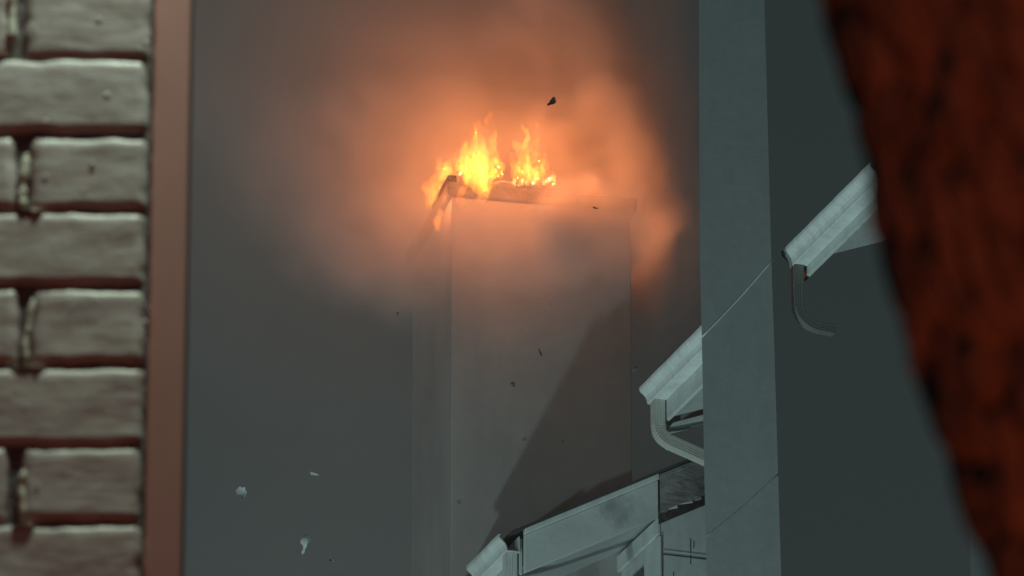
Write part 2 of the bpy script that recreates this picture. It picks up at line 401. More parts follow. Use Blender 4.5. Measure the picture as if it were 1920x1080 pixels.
cable((1316, 632), (1449, 487), 0.0045, 0.004, M_WHITE, 'thin pale cable running diagonally across the grey pillar')
cable((1324, 1006), (1460, 888), 0.003, 0.002, M_PILLAR, 'faint grey wire low on the pillar, beside the scorched gable')

# ------------------------------------------------------------------ brick wall on the left
n = N('painted_brick'); v = n.coord()
oi = n.add('ShaderNodeObjectInfo')
a = n.noise(v, 22, 7, 0.65, 0.4); b = n.noise(n.coord((1, 1, 5), (0, R(8), 0)), 16, 5, 0.6, 0.8); c = n.noise(v, 110, 4, 0.6)
pv = n.add('ShaderNodeTexVoronoi'); n.put(pv.inputs['Vector'], v); pv.inputs['Scale'].default_value = 38
pit = n.math('MULTIPLY', n.ramp(pv.outputs['Distance'], [(0.06, (1, 1, 1)), (0.16, (0, 0, 0))]), n.ramp(n.noise(v, 14, 1), [(0.52, (0, 0, 0)), (0.6, (1, 1, 1))]))
base_c = n.mix(n.ramp(a, [(0.35, (0, 0, 0)), (0.7, (1, 1, 1))]), (0.39, 0.355, 0.36, 1), (0.335, 0.295, 0.298, 1))
base_c = n.mix(n.math('MULTIPLY', n.ramp(b, [(0.54, (0, 0, 0)), (0.68, (1, 1, 1))]), 0.5), base_c, (0.26, 0.17, 0.155, 1))
base_c = n.mix(n.math('MULTIPLY', oi.outputs['Random'], 0.25), base_c, (0.33, 0.29, 0.28, 1))
hgt = n.math('ADD', n.math('ADD', n.math('MULTIPLY', a, 0.6), n.math('MULTIPLY', b, 0.5)), n.math('ADD', n.math('MULTIPLY', pit, 0.10), n.math('MULTIPLY', c, 0.22)))
M_BRICK = n.surf(base_c, n.math('ADD', 0.36, n.math('MULTIPLY', a, 0.2)), n.bump(hgt, 0.35, 0.005), 0.5)
n = N('mortar'); v = n.coord()
M_MORTAR = n.surf(n.ramp(n.noise(v, 30, 6, 0.7), [(0.3, (0.09, 0.08, 0.083)), (0.7, (0.15, 0.135, 0.138))]), 0.85, n.bump(n.noise(v, 90, 5, 0.7), 0.8, 0.006), 0.2)
n = N('pale_mortar'); v = n.coord()
M_BEAD = n.surf(n.ramp(n.noise(v, 60, 5, 0.7), [(0.3, (0.36, 0.33, 0.28)), (0.7, (0.50, 0.47, 0.42))]), 0.7, n.bump(n.noise(v, 150, 4, 0.7), 0.7, 0.004), 0.3)
n = N('red_board_paint'); v = n.coord((1, 1, 0.2))
M_EDGE = n.surf(n.mix(n.noise(v, 30, 4), (0.29, 0.140, 0.128, 1), (0.32, 0.155, 0.142, 1)), 0.6, n.bump(n.noise(v, 60, 3), 0.15, 0.003), 0.3)

BY = 6.2
B0 = P(272, 540, BY)                                                    # right end of the bricks at frame centre
bw = thing('brick_wall', Vector((B0.x, BY, 0)), 'painted brick wall with deep raked joints and a red edge board', 'wall')
SX = 1.0/((FPX*math.cos(0))/((P(272, 540, BY)-CAM).length))             # metres per pixel across
def bz(py): return P(272, py, BY).z
def bx(px, py): return P(px, py, BY).x
def brick_mesh(x0, x1, z0, z1, seed, depth=0.06):
    """A brick with a rounded, uneven front; the front face points to -Y."""
    nx, nz = max(8, int((x1-x0)/0.0055)), max(6, int((z1-z0)/0.0045))
    r = 0.0062
    vs, idx = [], {}
    for j in range(nz+1):
        for i in range(nx+1):
            u, w = i/nx, j/nz
            x = x0 + (x1-x0)*u; z = z0 + (z1-z0)*w
            q = Vector((x*28, seed*3.7, z*28))
            dx = min(u*(x1-x0), (1-u)*(x1-x0)); dz_b = w*(z1-z0); dz_t = (1-w)*(z1-z0)
            wob = 0.0026*noise.noise(Vector((x*42, seed, 1.3))) + 0.0015*noise.noise(Vector((x*120, seed, 4)))
            wobs = 0.0028*noise.noise(Vector((seed, z*60, 2.3)))
            def rnd(d, r=r): return r - math.sqrt(max(0, r*r - max(0, r-d)**2)) if d < r else 0
            y = rnd(dx) + rnd(dz_b, 0.004) + rnd(dz_t, 0.0105)
            y += 0.0011*noise.noise(q) + 0.0006*noise.noise(q*2.7) + 0.0003*noise.noise(q*7)
            vs.append((x + wobs*(1 if u > .5 else -1)*abs(2*u-1)**3, BY + y, z + wob*(1 if w > 0.5 else -1)*abs(2*w-1)**3 + 0.002*noise.noise(Vector((x*9, seed, 9)))))
            idx[i, j] = len(vs)-1
    fs = [(idx[i, j], idx[i+1, j], idx[i+1, j+1], idx[i, j+1]) for j in range(nz) for i in range(nx)]
    rim = [idx[i, 0] for i in range(nx+1)] + [idx[nx, j] for j in range(1, nz+1)] + [idx[i, nz] for i in range(nx-1, -1, -1)] + [idx[0, j] for j in range(nz-1, 0, -1)]
    bk = []
    for q in rim:
        x, y, z = vs[q]; vs.append((x, BY+depth, z)); bk.append(len(vs)-1)
    m = len(rim)
    fs += [(rim[i], rim[(i+1) % m], bk[(i+1) % m], bk[i]) for i in range(m)]
    return vs, fs
rows = {0: (-25, 98), 1: (113, 236), 2: (260, 380), 3: (399, 521), 4: (545, 669), 5: (691, 822), 6: (840, 965), 7: (986, 1112)}
for k in (-1, -2, -3): rows[k] = (rows[0][0] + 146*k, rows[0][1] + 146*k)
for k in (8, 9): rows[k] = (rows[7][0] + 146*(k-7), rows[7][1] + 146*(k-7))
HEAD, STR = 0.1125, 0.237
joint_px = {0: 20, 2: 36, 4: 46, 6: 36}
bricks = []
for k, (ya, yb) in rows.items():
    z1, z0 = bz(ya)+0.0038, bz(yb)-0.0058
    xr = bx(272 + random.uniform(-3, 3), 540)
    if k % 2 == 0:
        jp = joint_px.get(k, 36)
        xj = bx(jp, 540)
        spans = [(xj+0.0055, xr), (xj-0.0055-STR, xj-0.0055), (xj-2*STR-0.0165, xj-STR-0.0165)]
    else:
        spans = [(xr-STR, xr), (xr-2*STR-0.012, xr-STR-0.012), (xr-2*STR-0.024-HEAD, xr-2*STR-0.024)]
    for q, (a, b_) in enumerate(spans):
        vs, fs = brick_mesh(a, b_, z0, z1, k*5.3 + q*17.1 + 3)
        o = mesh('brick', vs, fs, M_BRICK, bw, True)
        bricks.append(o)
xl = bricks[1].data.vertices[0].co.x
xr = bx(276, 540)
zlo, zhi = bz(rows[9][1]) , bz(rows[-3][0])
# mortar bed behind, slightly uneven
nx, nz = 70, 170
vs = []
for j in range(nz+1):
    for i in range(nx+1):
        x = xr - 0.63 + 0.63*i/nx; z = zlo + (zhi-zlo)*j/nz
        vs.append((x, BY + 0.0062 + 0.0022*noise.noise(Vector((x*55, 0, z*55))) + 0.001*noise.noise(Vector((x*160, 4, z*160))), z))
fs = [(j*(nx+1)+i, j*(nx+1)+i+1, (j+1)*(nx+1)+i+1, (j+1)*(nx+1)+i) for j in range(nz) for i in range(nx)]
mesh('mortar_bed', vs, fs, M_MORTAR, bw, True)
hexa('wall_core', Vector((xr-1.6, BY+0.07, 0)), Vector((1.6, 0, 0)), Vector((0, 0.17, 0)), UP*zhi, M_MORTAR, bw)
hexa('wall_core', Vector((xr-1.6, BY+0.01, 0)), Vector((1.6, 0, 0)), Vector((0, 0.058, 0)), UP*(zlo-0.01), M_BRICK, bw)
# squeezed mortar beads in the upright joints and lumps on ledges
def bead(pts_px, r0, seed):
    pts = [P(x, y, BY+0.002) for x, y in pts_px]
    fine = []
    for i in range(len(pts)-1):
        for t in range(10): fine.append(pts[i].lerp(pts[i+1], t/10))
    rings = []
    for i, p in enumerate(fine):
        r = r0*(0.75 + 0.40*noise.noise(Vector((i*0.17, seed, 0))) + 0.12*noise.noise(Vector((i*0.6, seed, 3)))) * min(1, 0.3+i*0.2, 0.3+(len(fine)-1-i)*0.2)
        rings.append([p + Vector((math.cos(a)*r + 0.0015*noise.noise(Vector((i*.5, a, seed))), math.sin(a)*r, math.cos(a)*0.2*r)) for a in [q*2*math.pi/10 for q in range(10)]])
    return sweep('mortar_bead', rings, M_BEAD, bw, smooth=True)
bead([(24, -30), (22, 40), (20, 92)], 0.0060, 1)
bead([(50, 288), (44, 330), (40, 372), (44, 392)], 0.0058, 2)
bead([(62, 560), (54, 610), (46, 650), (50, 684)], 0.0040, 3)
bead([(44, 880), (40, 915), (42, 950), (44, 982)], 0.0050, 4)
bead([(14, 104), (-30, 106)], 0.005, 5)
bead([(20, 690), (52, 688), (88, 692)], 0.0050, 6)
bead([(24, 990), (44, 985), (66, 990)], 0.0062, 7)
bead([(30, 399), (56, 395), (84, 402)], 0.0055, 8)
def lump(px, py, r):
    p = P(px, py, BY-0.0005); bm = bmesh.new(); bmesh.ops.create_icosphere(bm, subdivisions=2, radius=r)
    for v_ in bm.verts: v_.co = Vector((v_.co.x, v_.co.y*0.22, v_.co.z))*(1+0.25*noise.noise(v_.co*300)) + p
    me = bpy.data.meshes.new('paint_lump'); bm.to_mesh(me); bm.free(); me.polygons.foreach_set('use_smooth', [True]*len(me.polygons))
    link('paint_lump', me, M_BRICK, bw)
for q in [(200, 178, .0030), (173, 146, .0022), (214, 158, .0018), (274, 80, .0030), (173, 307, .0026), (185, 36, .0024), (85, 228, .0025), (84, 332, .0022), (271, 604, .0028), (70, 912, .002)]: lump(*q)
# red board along the end of the wall
A = P(279, 540, BY+0.05); Bq = P(349, 540, BY+0.05)
hexa('edge_board', Vector((A.x, BY+0.045, 0)), Vector((Bq.x-A.x, 0, 0)), Vector((0, 0.02, 0)), UP*(zhi+0.1), M_EDGE, bw, 0.003, 2)
hexa('wall_core', Vector((xr+0.002, BY+0.0665, 0)), Vector((0.025, 0, 0)), Vector((0, 0.16, 0)), UP*zhi, M_MORTAR, bw)

# ------------------------------------------------------------------ tree trunk on the right
n = N('bark'); v = n.coord((1, 1, 0.22))
M_BARK = n.surf(n.ramp(n.noise(v, 90, 6, 0.65, 0.5), [(0.3, (0.05, 0.042, 0.036)), (0.6, (0.14, 0.115, 0.095)), (0.8, (0.22, 0.185, 0.155))]), 0.85, n.bump(n.noise(v, 200, 4, 0.7), 0.6, 0.003), 0.25)
TY = 2.25
edge = [(1522, -90), (1540, 0), (1580, 130), (1612, 250), (1644, 440), (1687, 600), (1734, 740), (1792, 900), (1854, 1070), (1892, 1180)]
prof = [P(x, y, TY) for x, y in edge]
RT = 0.13
zs = [p.z for p in prof]; xs = [p.x for p in prof]
def edge_x(z):
    return float(np.interp(z, zs[::-1], xs[::-1]))
zb, zt = zs[-1], zs[0]
nv, na = 330, 420
slope_lo = (xs[-1]-xs[-2])/(zs[-1]-zs[-2])
vs = []
lean = [(-0.0)]
for j in range(nv+1):
    z = zb + (zt-zb)*j/nv
    cx = edge_x(z) + RT
    for i in range(na):
        a = 2*math.pi*i/na
        # fissures: ridges drift sideways with height
        sarc = a*RT
        q = Vector((math.cos(a)*RT*46 + z*12, math.sin(a)*RT*46, z*8))
        warp = noise.noise(q*0.6)*0.9
        f = noise.noise(Vector((math.cos(a)*RT*115 + z*38, math.sin(a)*RT*115 + warp*0.5, z*4.0 + warp*0.5)))
        f2 = noise.noise(Vector((math.cos(a)*RT*150 + z*30, math.sin(a)*RT*150, z*24)))
        ridge = 1 - abs(f)*2.0
        d = -0.010*max(0, ridge)**1.9 + 0.0015*f2 + 0.0012*noise.noise(Vector((a*2, 0, z*18)))
        rr = RT + d
        vs.append((cx + rr*math.cos(a), TY + rr*math.sin(a), z))
fs = []
for j in range(nv):
    for i in range(na):
        i2 = (i+1) % na
        fs.append((j*na+i, j*na+i2, (j+1)*na+i2, (j+1)*na+i))
tr = thing('tree', (xs[-1]+RT+0.05, TY, 0), 'dark leaning tree trunk with furrowed bark lit deep red', 'tree')
tk = mesh('trunk', vs, fs, M_BARK, tr, True)
# the trunk goes on down to the ground and up into a fork with limbs
def limb(name, pts, radii, k=24):
    rings = []
    for i, p in enumerate(pts):
        t = (pts[min(i+1, len(pts)-1)] - pts[max(i-1, 0)]).normalized()
        a = t.cross(Vector((0, 1, 0.01))).normalized(); b = t.cross(a)
        rings.append([p + a*(radii[i]*math.cos(q*2*math.pi/k)) + b*(radii[i]*math.sin(q*2*math.pi/k)) for q in range(k)])
    return sweep(name, rings, M_BARK, tr, smooth=True)
limb('trunk', [Vector((edge_x(zb)+RT+0.28, TY, 0)), Vector((edge_x(zb)+RT+0.16, TY, zb*0.6)), Vector((edge_x(zb)+RT, TY, zb+0.004))], [RT*1.35, RT*1.1, RT*0.985])
tp = Vector((edge_x(zt)+RT, TY, zt-0.004))
limb('trunk', [tp, tp+Vector((-0.05, 0, 0.5)), tp+Vector((-0.02, 0.1, 1.4)), tp+Vector((0.05, 0.2, 2.6))], [RT*0.985, RT*0.9, RT*0.7, RT*0.4])
for dx, dy in ((0.9, 0.3), (0.7, -0.5), (0.5, 0.8)):
    limb('branch', [tp+Vector((-0.02, 0.1, 1.3)), tp+Vector((dx*0.4, dy*0.4, 2.0)), tp+Vector((dx, dy, 3.0))], [RT*0.45, RT*0.3, RT*0.1], 12)

# ------------------------------------------------------------------ flames on the chimney top
def flame_mat(name, lo, hi, gain, wisps, vol=1.0):
    n = N(name)
    v = n.coord((1, 1, 0.42)); w1 = n.noise(v, 20, 4, 0.6, 1.4); w2 = n.noise(v, 60, 3, 0.6, 0.8)
    k = n.math('ADD', n.math('MULTIPLY', w1, 0.72), n.math('MULTIPLY', w2, 0.28))
    m = n.ramp(k, [(0.40, (0, 0, 0)), (0.66, (1, 1, 1))])
    col = n.mix(m, lo+(1,), hi+(1,))
    es = n.add('ShaderNodeEmission'); n.put(es.inputs['Color'], col); n.put(es.inputs['Strength'], 1.1)
    tr_ = n.add('ShaderNodeBsdfTransparent'); mx = n.add('ShaderNodeMixShader')
    n.put(mx.inputs[0], n.math('MULTIPLY', m, wisps)); n.t.links.new(tr_.outputs[0], mx.inputs[1]); n.t.links.new(es.outputs[0], mx.inputs[2])
    n.t.links.new(mx.outputs[0], n.out.inputs['Surface'])
    ev = n.add('ShaderNodeEmission'); n.put(ev.inputs['Color'], col)
    n.put(ev.inputs['Strength'], n.math('MULTIPLY', n.math('ADD', n.math('MULTIPLY', m, 1.0), 0.10), gain))
    n.t.links.new(ev.outputs[0], n.out.inputs['Volume'])
    n.m.cycles.emission_sampling = 'NONE'; n.m.cycles.volume_step_rate = 0.25
    return n.m
M_F_HOT = flame_mat('flame_hot', (1.0, 0.40, 0.03), (1.0, 0.64, 0.09), 34.0, 0.06)
M_F_MID = flame_mat('flame_orange', (1.0, 0.22, 0.02), (1.0, 0.35, 0.022), 34.0, 0.06)
M_F_EDGE = flame_mat('flame_edge', (1.0, 0.5, 0.06), (1.0, 0.8, 0.25), 110.0, 0.2)
M_F_DIM = flame_mat('flame_red', (1.0, 0.17, 0.03), (1.0, 0.28, 0.022), 34.0, 0.05)
FY0 = (cpt(0.2, -0.10, 0)).y
fire = thing('fire', P(930, 345, FY0), 'yellow and orange flames leaping from the top of the chimney', 'fire')
def flame(pts_px, radii, mat, Y=None, seed=0, flat=0.7, parent=None, rough=0.25):
    """A tongue of flame: a tube with an uneven skin along a bent centre line; radii in pixels."""
    Y = Y or FY0
    C_ = [P(x, y, Y + 0.05*noise.noise(Vector((i*0.7, seed, 0)))) for i, (x, y) in enumerate(pts_px)]
    m = 22; cs, rs = [], []
    L = len(C_)-1
    for i in range(m+1):                                                # Catmull-Rom through the points
        t = i/m*L; k = min(int(t), L-1); f = t-k
        p_ = [C_[max(k-1, 0)], C_[k], C_[k+1], C_[min(k+2, L)]]
        c = 0.5*((2*p_[1]) + (p_[2]-p_[0])*f + (2*p_[0]-5*p_[1]+4*p_[2]-p_[3])*f*f + (3*p_[1]-p_[0]-3*p_[2]+p_[3])*f**3)
        cs.append(c); rs.append(max(0.6, radii[k]*(1-f)+radii[k+1]*f)/309.0)
    rings = []
    for i, (c, r) in enumerate(zip(cs, rs)):
        ring = []
        t_ = (cs[min(i+1, m)] - cs[max(i-1, 0)]).normalized(); ax = t_.cross(Vector((0, 1, 0)))
        ax = ax.normalized() if ax.length > 1e-4 else Vector((1, 0, 0)); ay = ax.cross(t_)
        for q in range(14):
            a = q*2*math.pi/14; dr = ax*math.cos(a) + ay*(math.sin(a)*flat)
            w = 1 + rough*2*noise.noise(Vector((math.cos(a)*1.3+seed, math.sin(a)*1.3, i*0.33))) + rough*noise.noise(Vector((math.cos(a)*3, math.sin(a)*3+seed, i*0.9)))
            ring.append(c + dr*(r*w))
        rings.append(ring)
    return sweep('flame', rings, mat, parent or fire, smooth=True)
FL = [
 # main body, round a hot upright core
 ([(905, 362), (893, 338), (880, 312), (876, 290), (876, 264)], [10, 22, 25, 15, 2], 'M', 0),
 ([(906, 358), (908, 335), (914, 310), (908, 285), (906, 258)], [12, 22, 23, 13, 2], 'M', 1),
 ([(909, 360), (907, 340), (903, 318), (901, 296), (898, 280)], [6, 10, 13, 9, 2], 'H', 2),
 ([(868, 325), (860, 310), (862, 292), (872, 272), (868, 256)], [7, 10, 9, 5, 1], 'D', 3),
 ([(930, 330), (936, 312), (930, 296), (936, 282)], [8, 9, 7, 1], 'D', 4),
 ([(893, 300), (892, 282), (886, 268), (890, 254)], [9, 9, 6, 1], 'M', 5),
 ([(905, 285), (903, 265), (896, 248), (899, 234), (897, 224)], [9, 7, 5, 4, 1], 'D', 6),
 ([(918, 290), (926, 272), (922, 262), (930, 252), (925, 240)], [9, 8, 6, 5, 1], 'D', 7),
 ([(920, 268), (928, 258), (930, 246)], [5, 4, 1], 'M', 8),
 ([(910, 232), (914, 222), (920, 214), (914, 206)], [3, 6, 5, 1], 'D', 9),
 ([(908, 366), (914, 354), (928, 343), (950, 340)], [8, 9, 5, 2], 'M', 10),
 ([(868, 384), (862, 372), (868, 356), (880, 340)], [8, 8, 7, 4], 'D', 11),
 ([(898, 378), (908, 366), (918, 350)], [8, 11, 4], 'D', 12),
 # right cluster
 ([(986, 344), (984, 322), (982, 300), (984, 280), (982, 268)], [9, 15, 12, 8, 2], 'M', 20),
 ([(1002, 338), (998, 328), (990, 318), (984, 308)], [9, 13, 12, 4], 'H', 21),
 ([(980, 282), (984, 270), (990, 258), (986, 246), (980, 238), (980, 231)], [8, 7, 5.5, 5, 4, 1], 'H', 22),
 ([(988, 312), (996, 298), (1000, 288), (994, 278), (1000, 268), (1007, 272), (1011, 278)], [9, 10, 9, 8, 7, 5, 1], 'M', 23),
 ([(996, 326), (1006, 314), (1004, 302), (1012, 312)], [9, 8, 6, 1], 'M', 24),
 ([(970, 334), (968, 318), (960, 300), (954, 282)], [9, 9, 6, 1], 'D', 25),
 ([(974, 288), (968, 272), (960, 262)], [7, 8, 1], 'D', 26),
 ([(1005, 240), (1007, 234), (1004, 228)], [2.5, 4, 1], 'D', 27),
 ([(1006, 268), (1009, 258), (1006, 250)], [5, 4, 1], 'D', 28),
 ([(1010, 330), (1022, 312), (1020, 296), (1026, 284)], [9, 9, 6, 1], 'D', 29),
 # left, low and dim behind the cap's corner
 ([(826, 340), (832, 322), (826, 308), (818, 298)], [12, 16, 10, 2], 'D', 30),
 ([(846, 330), (846, 312), (850, 300), (852, 284)], [9, 9, 6, 1], 'D', 31),
 ([(808, 376), (808, 360), (800, 348), (790, 356)], [10, 14, 10, 3], 'D', 32),
 ([(804, 388), (802, 380), (798, 374)], [4, 6, 2], 'M', 33),
 ([(798, 386), (800, 394), (806, 400)], [2, 2.5, 1.5], 'M', 34),
 ([(827, 386), (826, 402), (818, 418), (822, 429), (830, 428)], [3, 8, 9, 7, 2], 'D', 35),
 # ragged glow along the cap edge
 ([(928, 343), (940, 340), (955, 341), (966, 345)], [1, 1.8, 1.4, 0.6], 'E', 40),
 ([(972, 349), (976, 341), (983, 336)], [2.2, 3.6, 1], 'E', 42),
 ([(800, 392), (806, 384), (812, 376), (816, 366)], [2, 4, 3, 1], 'H', 36),
 ([(812, 372), (818, 352), (812, 336), (820, 322)], [7, 10, 8, 1], 'M', 37),
 ([(838, 338), (842, 322), (838, 308), (846, 296)], [6, 8, 6, 1], 'M', 38),
 ([(828, 392), (823, 408), (818, 420), (824, 430)], [4, 6, 6, 1.5], 'M', 39),
]
for k in range(15):
    x = 956 + k*6.0 + random.uniform(-2, 2); h = random.uniform(9, 22)
    FL.append(([(x, 349+random.uniform(-2, 1)), (x+random.uniform(-2, 2), 347-h*0.5), (x+random.uniform(-2, 4), 347-h)], [1.4, random.uniform(1.9, 3.4), 0.7], 'E' if k % 3 else 'H', 50+k))
FL.append(([(1022, 342), (1031, 337), (1037, 328)], [2.5, 5, 1.5], 'E', 80))
FL.append(([(1034, 349), (1038, 344), (1039, 336)], [2, 3, 1], 'E', 81))
rf = random.Random(5)
for k in range(46):                                                     # many thin licking tongues
    if k < 24: bx_, by_, hh = rf.gauss(896, 19), rf.uniform(325, 352), rf.uniform(45, 120)
    elif k < 38: bx_, by_, hh = rf.gauss(988, 18), rf.uniform(328, 346), rf.uniform(35, 95)
    else: bx_, by_, hh = rf.uniform(808, 852), rf.uniform(335, 392), rf.uniform(25, 60)
    off = abs(bx_ - (896 if k < 24 else 988))
    if k < 38: hh *= max(0.35, 1 - off/52)
    w_ = rf.uniform(3.5, 7.5); sx = rf.uniform(-9, 9); lean_ = rf.uniform(-8, 12)
    pts_ = [(bx_, by_), (bx_ + sx*0.4, by_ - hh*0.25), (bx_ - sx*0.7 + lean_*0.3, by_ - hh*0.5), (bx_ + sx + lean_*0.7, by_ - hh*0.78), (bx_ - sx*0.2 + lean_, by_ - hh)]
    FL.append((pts_, [w_*0.6, w_*1.2, w_, w_*0.6, 0.6], 'D' if (k % 3 == 0 or k >= 38) else 'M', (90 + k) if k < 38 else 35))
mm = {'E': M_F_EDGE, 'H': M_F_HOT, 'M': M_F_MID, 'D': M_F_DIM}
for pts_, rad_, k_, sd in FL:
    yy = FY0 + (-0.07 if k_ in 'HE' else -0.02) + 0.04*math.sin(sd*2.1)
    if 30 <= sd < 40: yy = 42.10
    flame(pts_, rad_, mm[k_], yy, sd*1.37 + pts_[0][0]*0.01)
for px, py, dy, en in ((898, 280, 0.22, 21), (985, 285, 0.22, 15), (900, 335, -0.16, 9), (1020, 345, -0.18, 9), (1110, 345, -0.16, 6), (1206, 435, 0.52, 5), (812, 382, 0.1, 7)):  # those right of the flames are added to turn smoke and wisp orange
    lamp('fire_and_fill_light', 'POINT', P(px, py, FY0+dy), en, (1.0, 0.275, 0.085), 0.12)

# ------------------------------------------------------------------ flying scraps of ash and paper
n = N('pale_scrap'); v = n.coord(); M_SCRAP = n.surf(n.mix(n.noise(v, 40, 3), (0.36, 0.38, 0.38, 1), (0.52, 0.54, 0.54, 1)), 0.7)
n = N('grey_scrap'); v = n.coord(); M_DIM = n.surf(n.mix(n.noise(v, 40, 3), (0.13, 0.14, 0.14, 1), (0.22, 0.23, 0.23, 1)), 0.8)
n = N('dark_scrap'); v = n.coord(); M_SOOT = n.surf(n.mix(n.noise(v, 40, 3), (0.04, 0.036, 0.033, 1), (0.10, 0.09, 0.08, 1)), 0.9)
def flake(px, py, w, h, ang, mat, label, Y=38.0, seed=1, curl=0.35):
    """A torn, curled sheet: an irregular outline fanned from a bent spine; sizes in pixels."""
    rnd = random.Random(seed); c = P(px, py, Y); sc = (c-CAM).length/FPX
    m = 8; pts = []
    left = [rnd.uniform(0.1, 0.55) for _ in range(m+1)]; right = [rnd.uniform(0.1, 0.55) for _ in range(m+1)]
    tip0, tip1 = rnd.uniform(0.0, 0.25), rnd.uniform(0.5, 0.9)
    ca, sa = math.cos(ang), math.sin(ang)
    for i in range(m+1):
        t = i/m; env = (tip0 + (tip1-tip0)*t) + 0.8*math.sin(math.pi*t)*0.6
        for j, s_ in enumerate((-left[i], -0.12, 0.1, right[i])):
            x = s_*w*env*1.5 + 0.25*w*math.sin(t*2.6+seed); y = (t-0.5)*h
            zz = curl*w*(math.cos(s_*4+seed)*0.7 + math.sin(t*4+seed))
            pts.append(c + Vector(((x*ca - y*sa)*sc, zz*sc, (x*sa + y*ca)*sc)))
    fs = [(i*4+j, i*4+j+1, (i+1)*4+j+1, (i+1)*4+j) for i in range(m) for j in range(3)]
    o = mesh('ash_flake', pts, fs, mat)
    md = o.modifiers.new('thick', 'SOLIDIFY'); md.thickness = 0.001
    return tag(o, label, 'ash flake', 'scraps of ash blown through the air')
flake(572, 1021, 15, 36, R(-22), M_SCRAP, 'largest pale torn scrap, low in the dark left of the chimney', 38.5, 2)
flake(451, 926, 20, 24, R(40), M_SCRAP, 'blunt pale scrap nearest the brick wall', 38.2, 6, 0.12)
flake(590, 888, 6, 16, R(62), M_SCRAP, 'thin pale sliver floating above the largest scrap', 38.6, 9)
flake(622, 1051, 9, 9, R(80), M_SCRAP, 'tiny round pale flake, lowest one in the air', 38.4, 12)
flake(746, 590, 5, 8, R(-30), M_DIM, 'tiny grey flake under the lower edge of the orange smoke', 39.2, 15)
flake(1033, 190, 9, 22, R(-28), M_SOOT, 'black flake in the orange smoke above the right-hand flames', 40.6, 18)
flake(1190, 694, 6, 16, R(-58), M_DIM, 'grey sliver in front of the dark gap beside the upper gutter', 39.6, 21)
flake(1013, 661, 4, 18, R(25), M_DIM, 'slender grey flake over the pale chimney face', 40.4, 24)
flake(962, 721, 7, 8, R(10), M_SOOT, 'small dark round flake in the middle of the chimney face', 40.4, 27)
flake(1117, 390, 4, 10, R(80), M_SOOT, 'tiny black flake in the smoke to the right of the fire', 40.8, 30)

# ------------------------------------------------------------------ smoke: a grid of density made in numpy, turned into a volume by geometry nodes
LO = np.array([-3.2, 40.6, 14.6]); HI = np.array([1.75, 45.4, 22.2]); VX = 0.05
RES = np.ceil((HI-LO)/VX).astype(int); NX, NY, NZ = RES
rng = np.random.default_rng(11)
def spectral(power, lo_k=1.0):
    k = np.meshgrid(np.fft.fftfreq(NZ)*NZ*VX, np.fft.fftfreq(NY)*NY*VX, np.fft.rfftfreq(NX)*NX*VX, indexing='ij')
    kz, ky, kx = [np.meshgrid(np.fft.fftfreq(NZ, VX), np.fft.fftfreq(NY, VX), np.fft.rfftfreq(NX, VX), indexing='ij')[i] for i in range(3)]
    kk = np.sqrt((kz*0.8)**2 + ky**2 + kx**2) + 1e-6
    amp = np.where(kk < lo_k, 0.0, kk**(-power))
    f = np.fft.irfftn(np.fft.rfftn(rng.standard_normal((NZ, NY, NX)).astype(np.float32))*amp, s=(NZ, NY, NX))
    return (f/f.std()).astype(np.float32)
n1 = spectral(2.6, 0.22); n2 = spectral(2.2, 0.8); n3 = spectral(1.9, 2.0)
zc, yc, xc = [np.linspace(LO[i]+VX/2, HI[i]-VX/2, RES[i], dtype=np.float32) for i in (2, 1, 0)]
Z, Yg, X = np.meshgrid(zc, yc, xc, indexing='ij')
Xw = X + 0.12*n1 + 0.055*n2 + 0.02*n3; Yw = Yg + 0.12*np.roll(n1, 17, 0); Zw = Z + 0.14*np.roll(n1, 31, 2) + 0.06*np.roll(n2, 9, 1) + 0.02*np.roll(n3, 9, 1)
dens = np.zeros_like(X)
def sm(t): t = np.clip(t, 0, 1); return t*t*(3-2*t)
def blob(px, py, Y, rx, ry, rz, amp, soft=0.6, add=True):
    """An ellipsoid of smoke at the pixel's place, radii in metres."""
    global dens
    c = P(px, py, Y)
    d = np.sqrt(((Xw-c.x)/rx)**2 + ((Yw-c.y)/ry)**2 + ((Zw-c.z)/rz)**2)
    dens = dens + amp*sm((1-d)/soft)
BLOBS = [
 # (px, py, Y, rx, ry, rz, density, softness)
 (880, 240, 42.7, 1.60, 1.7, 1.30, 0.9, 1.0),       # round the fire
 (780, 350, 42.5, 1.25, 1.4, 0.85, 0.7, 0.8),       # left lobe with its lower edge
 (745, 450, 42.2, 0.80, 1.0, 0.48, 0.7, 0.7),
 (940, 405, 41.4, 0.80, 0.55, 0.52, 3.6, 0.9),       # in front of the chimney top
 (1085, 370, 41.5, 0.50, 0.6, 0.45, 1.6, 0.9),
 (900, 520, 41.5, 0.9, 0.5, 0.5, 0.6, 0.9),
 (1040, 130, 42.4, 0.44, 0.9, 1.25, 1.4, 0.45),     # right column, rising
 (1080, 300, 42.1, 0.40, 0.8, 0.62, 1.9, 0.45),
 (1120, 370, 41.8, 0.26, 0.45, 0.50, 1.3, 0.5),
 (1050, 410, 41.45, 0.70, 0.5, 0.50, 2.0, 0.9),
 (1146, 480, 42.35, 0.17, 0.30, 0.60, 3.6, 0.55),
 (1235, 560, 42.6, 0.40, 0.8, 1.0, 0.30, 1.0),     # wisp hanging down
 (1172, 435, 42.35, 0.22, 0.26, 0.14, 2.4, 0.6),
 (1030, -90, 42.5, 0.42, 0.9, 0.70, 1.4, 0.5),
]
for b_ in BLOBS: blob(*b_)
tex = np.clip(1 + 0.30*n2 + 0.20*n3 + 0.06*n1, 0.2, 2.3)
dens *= tex
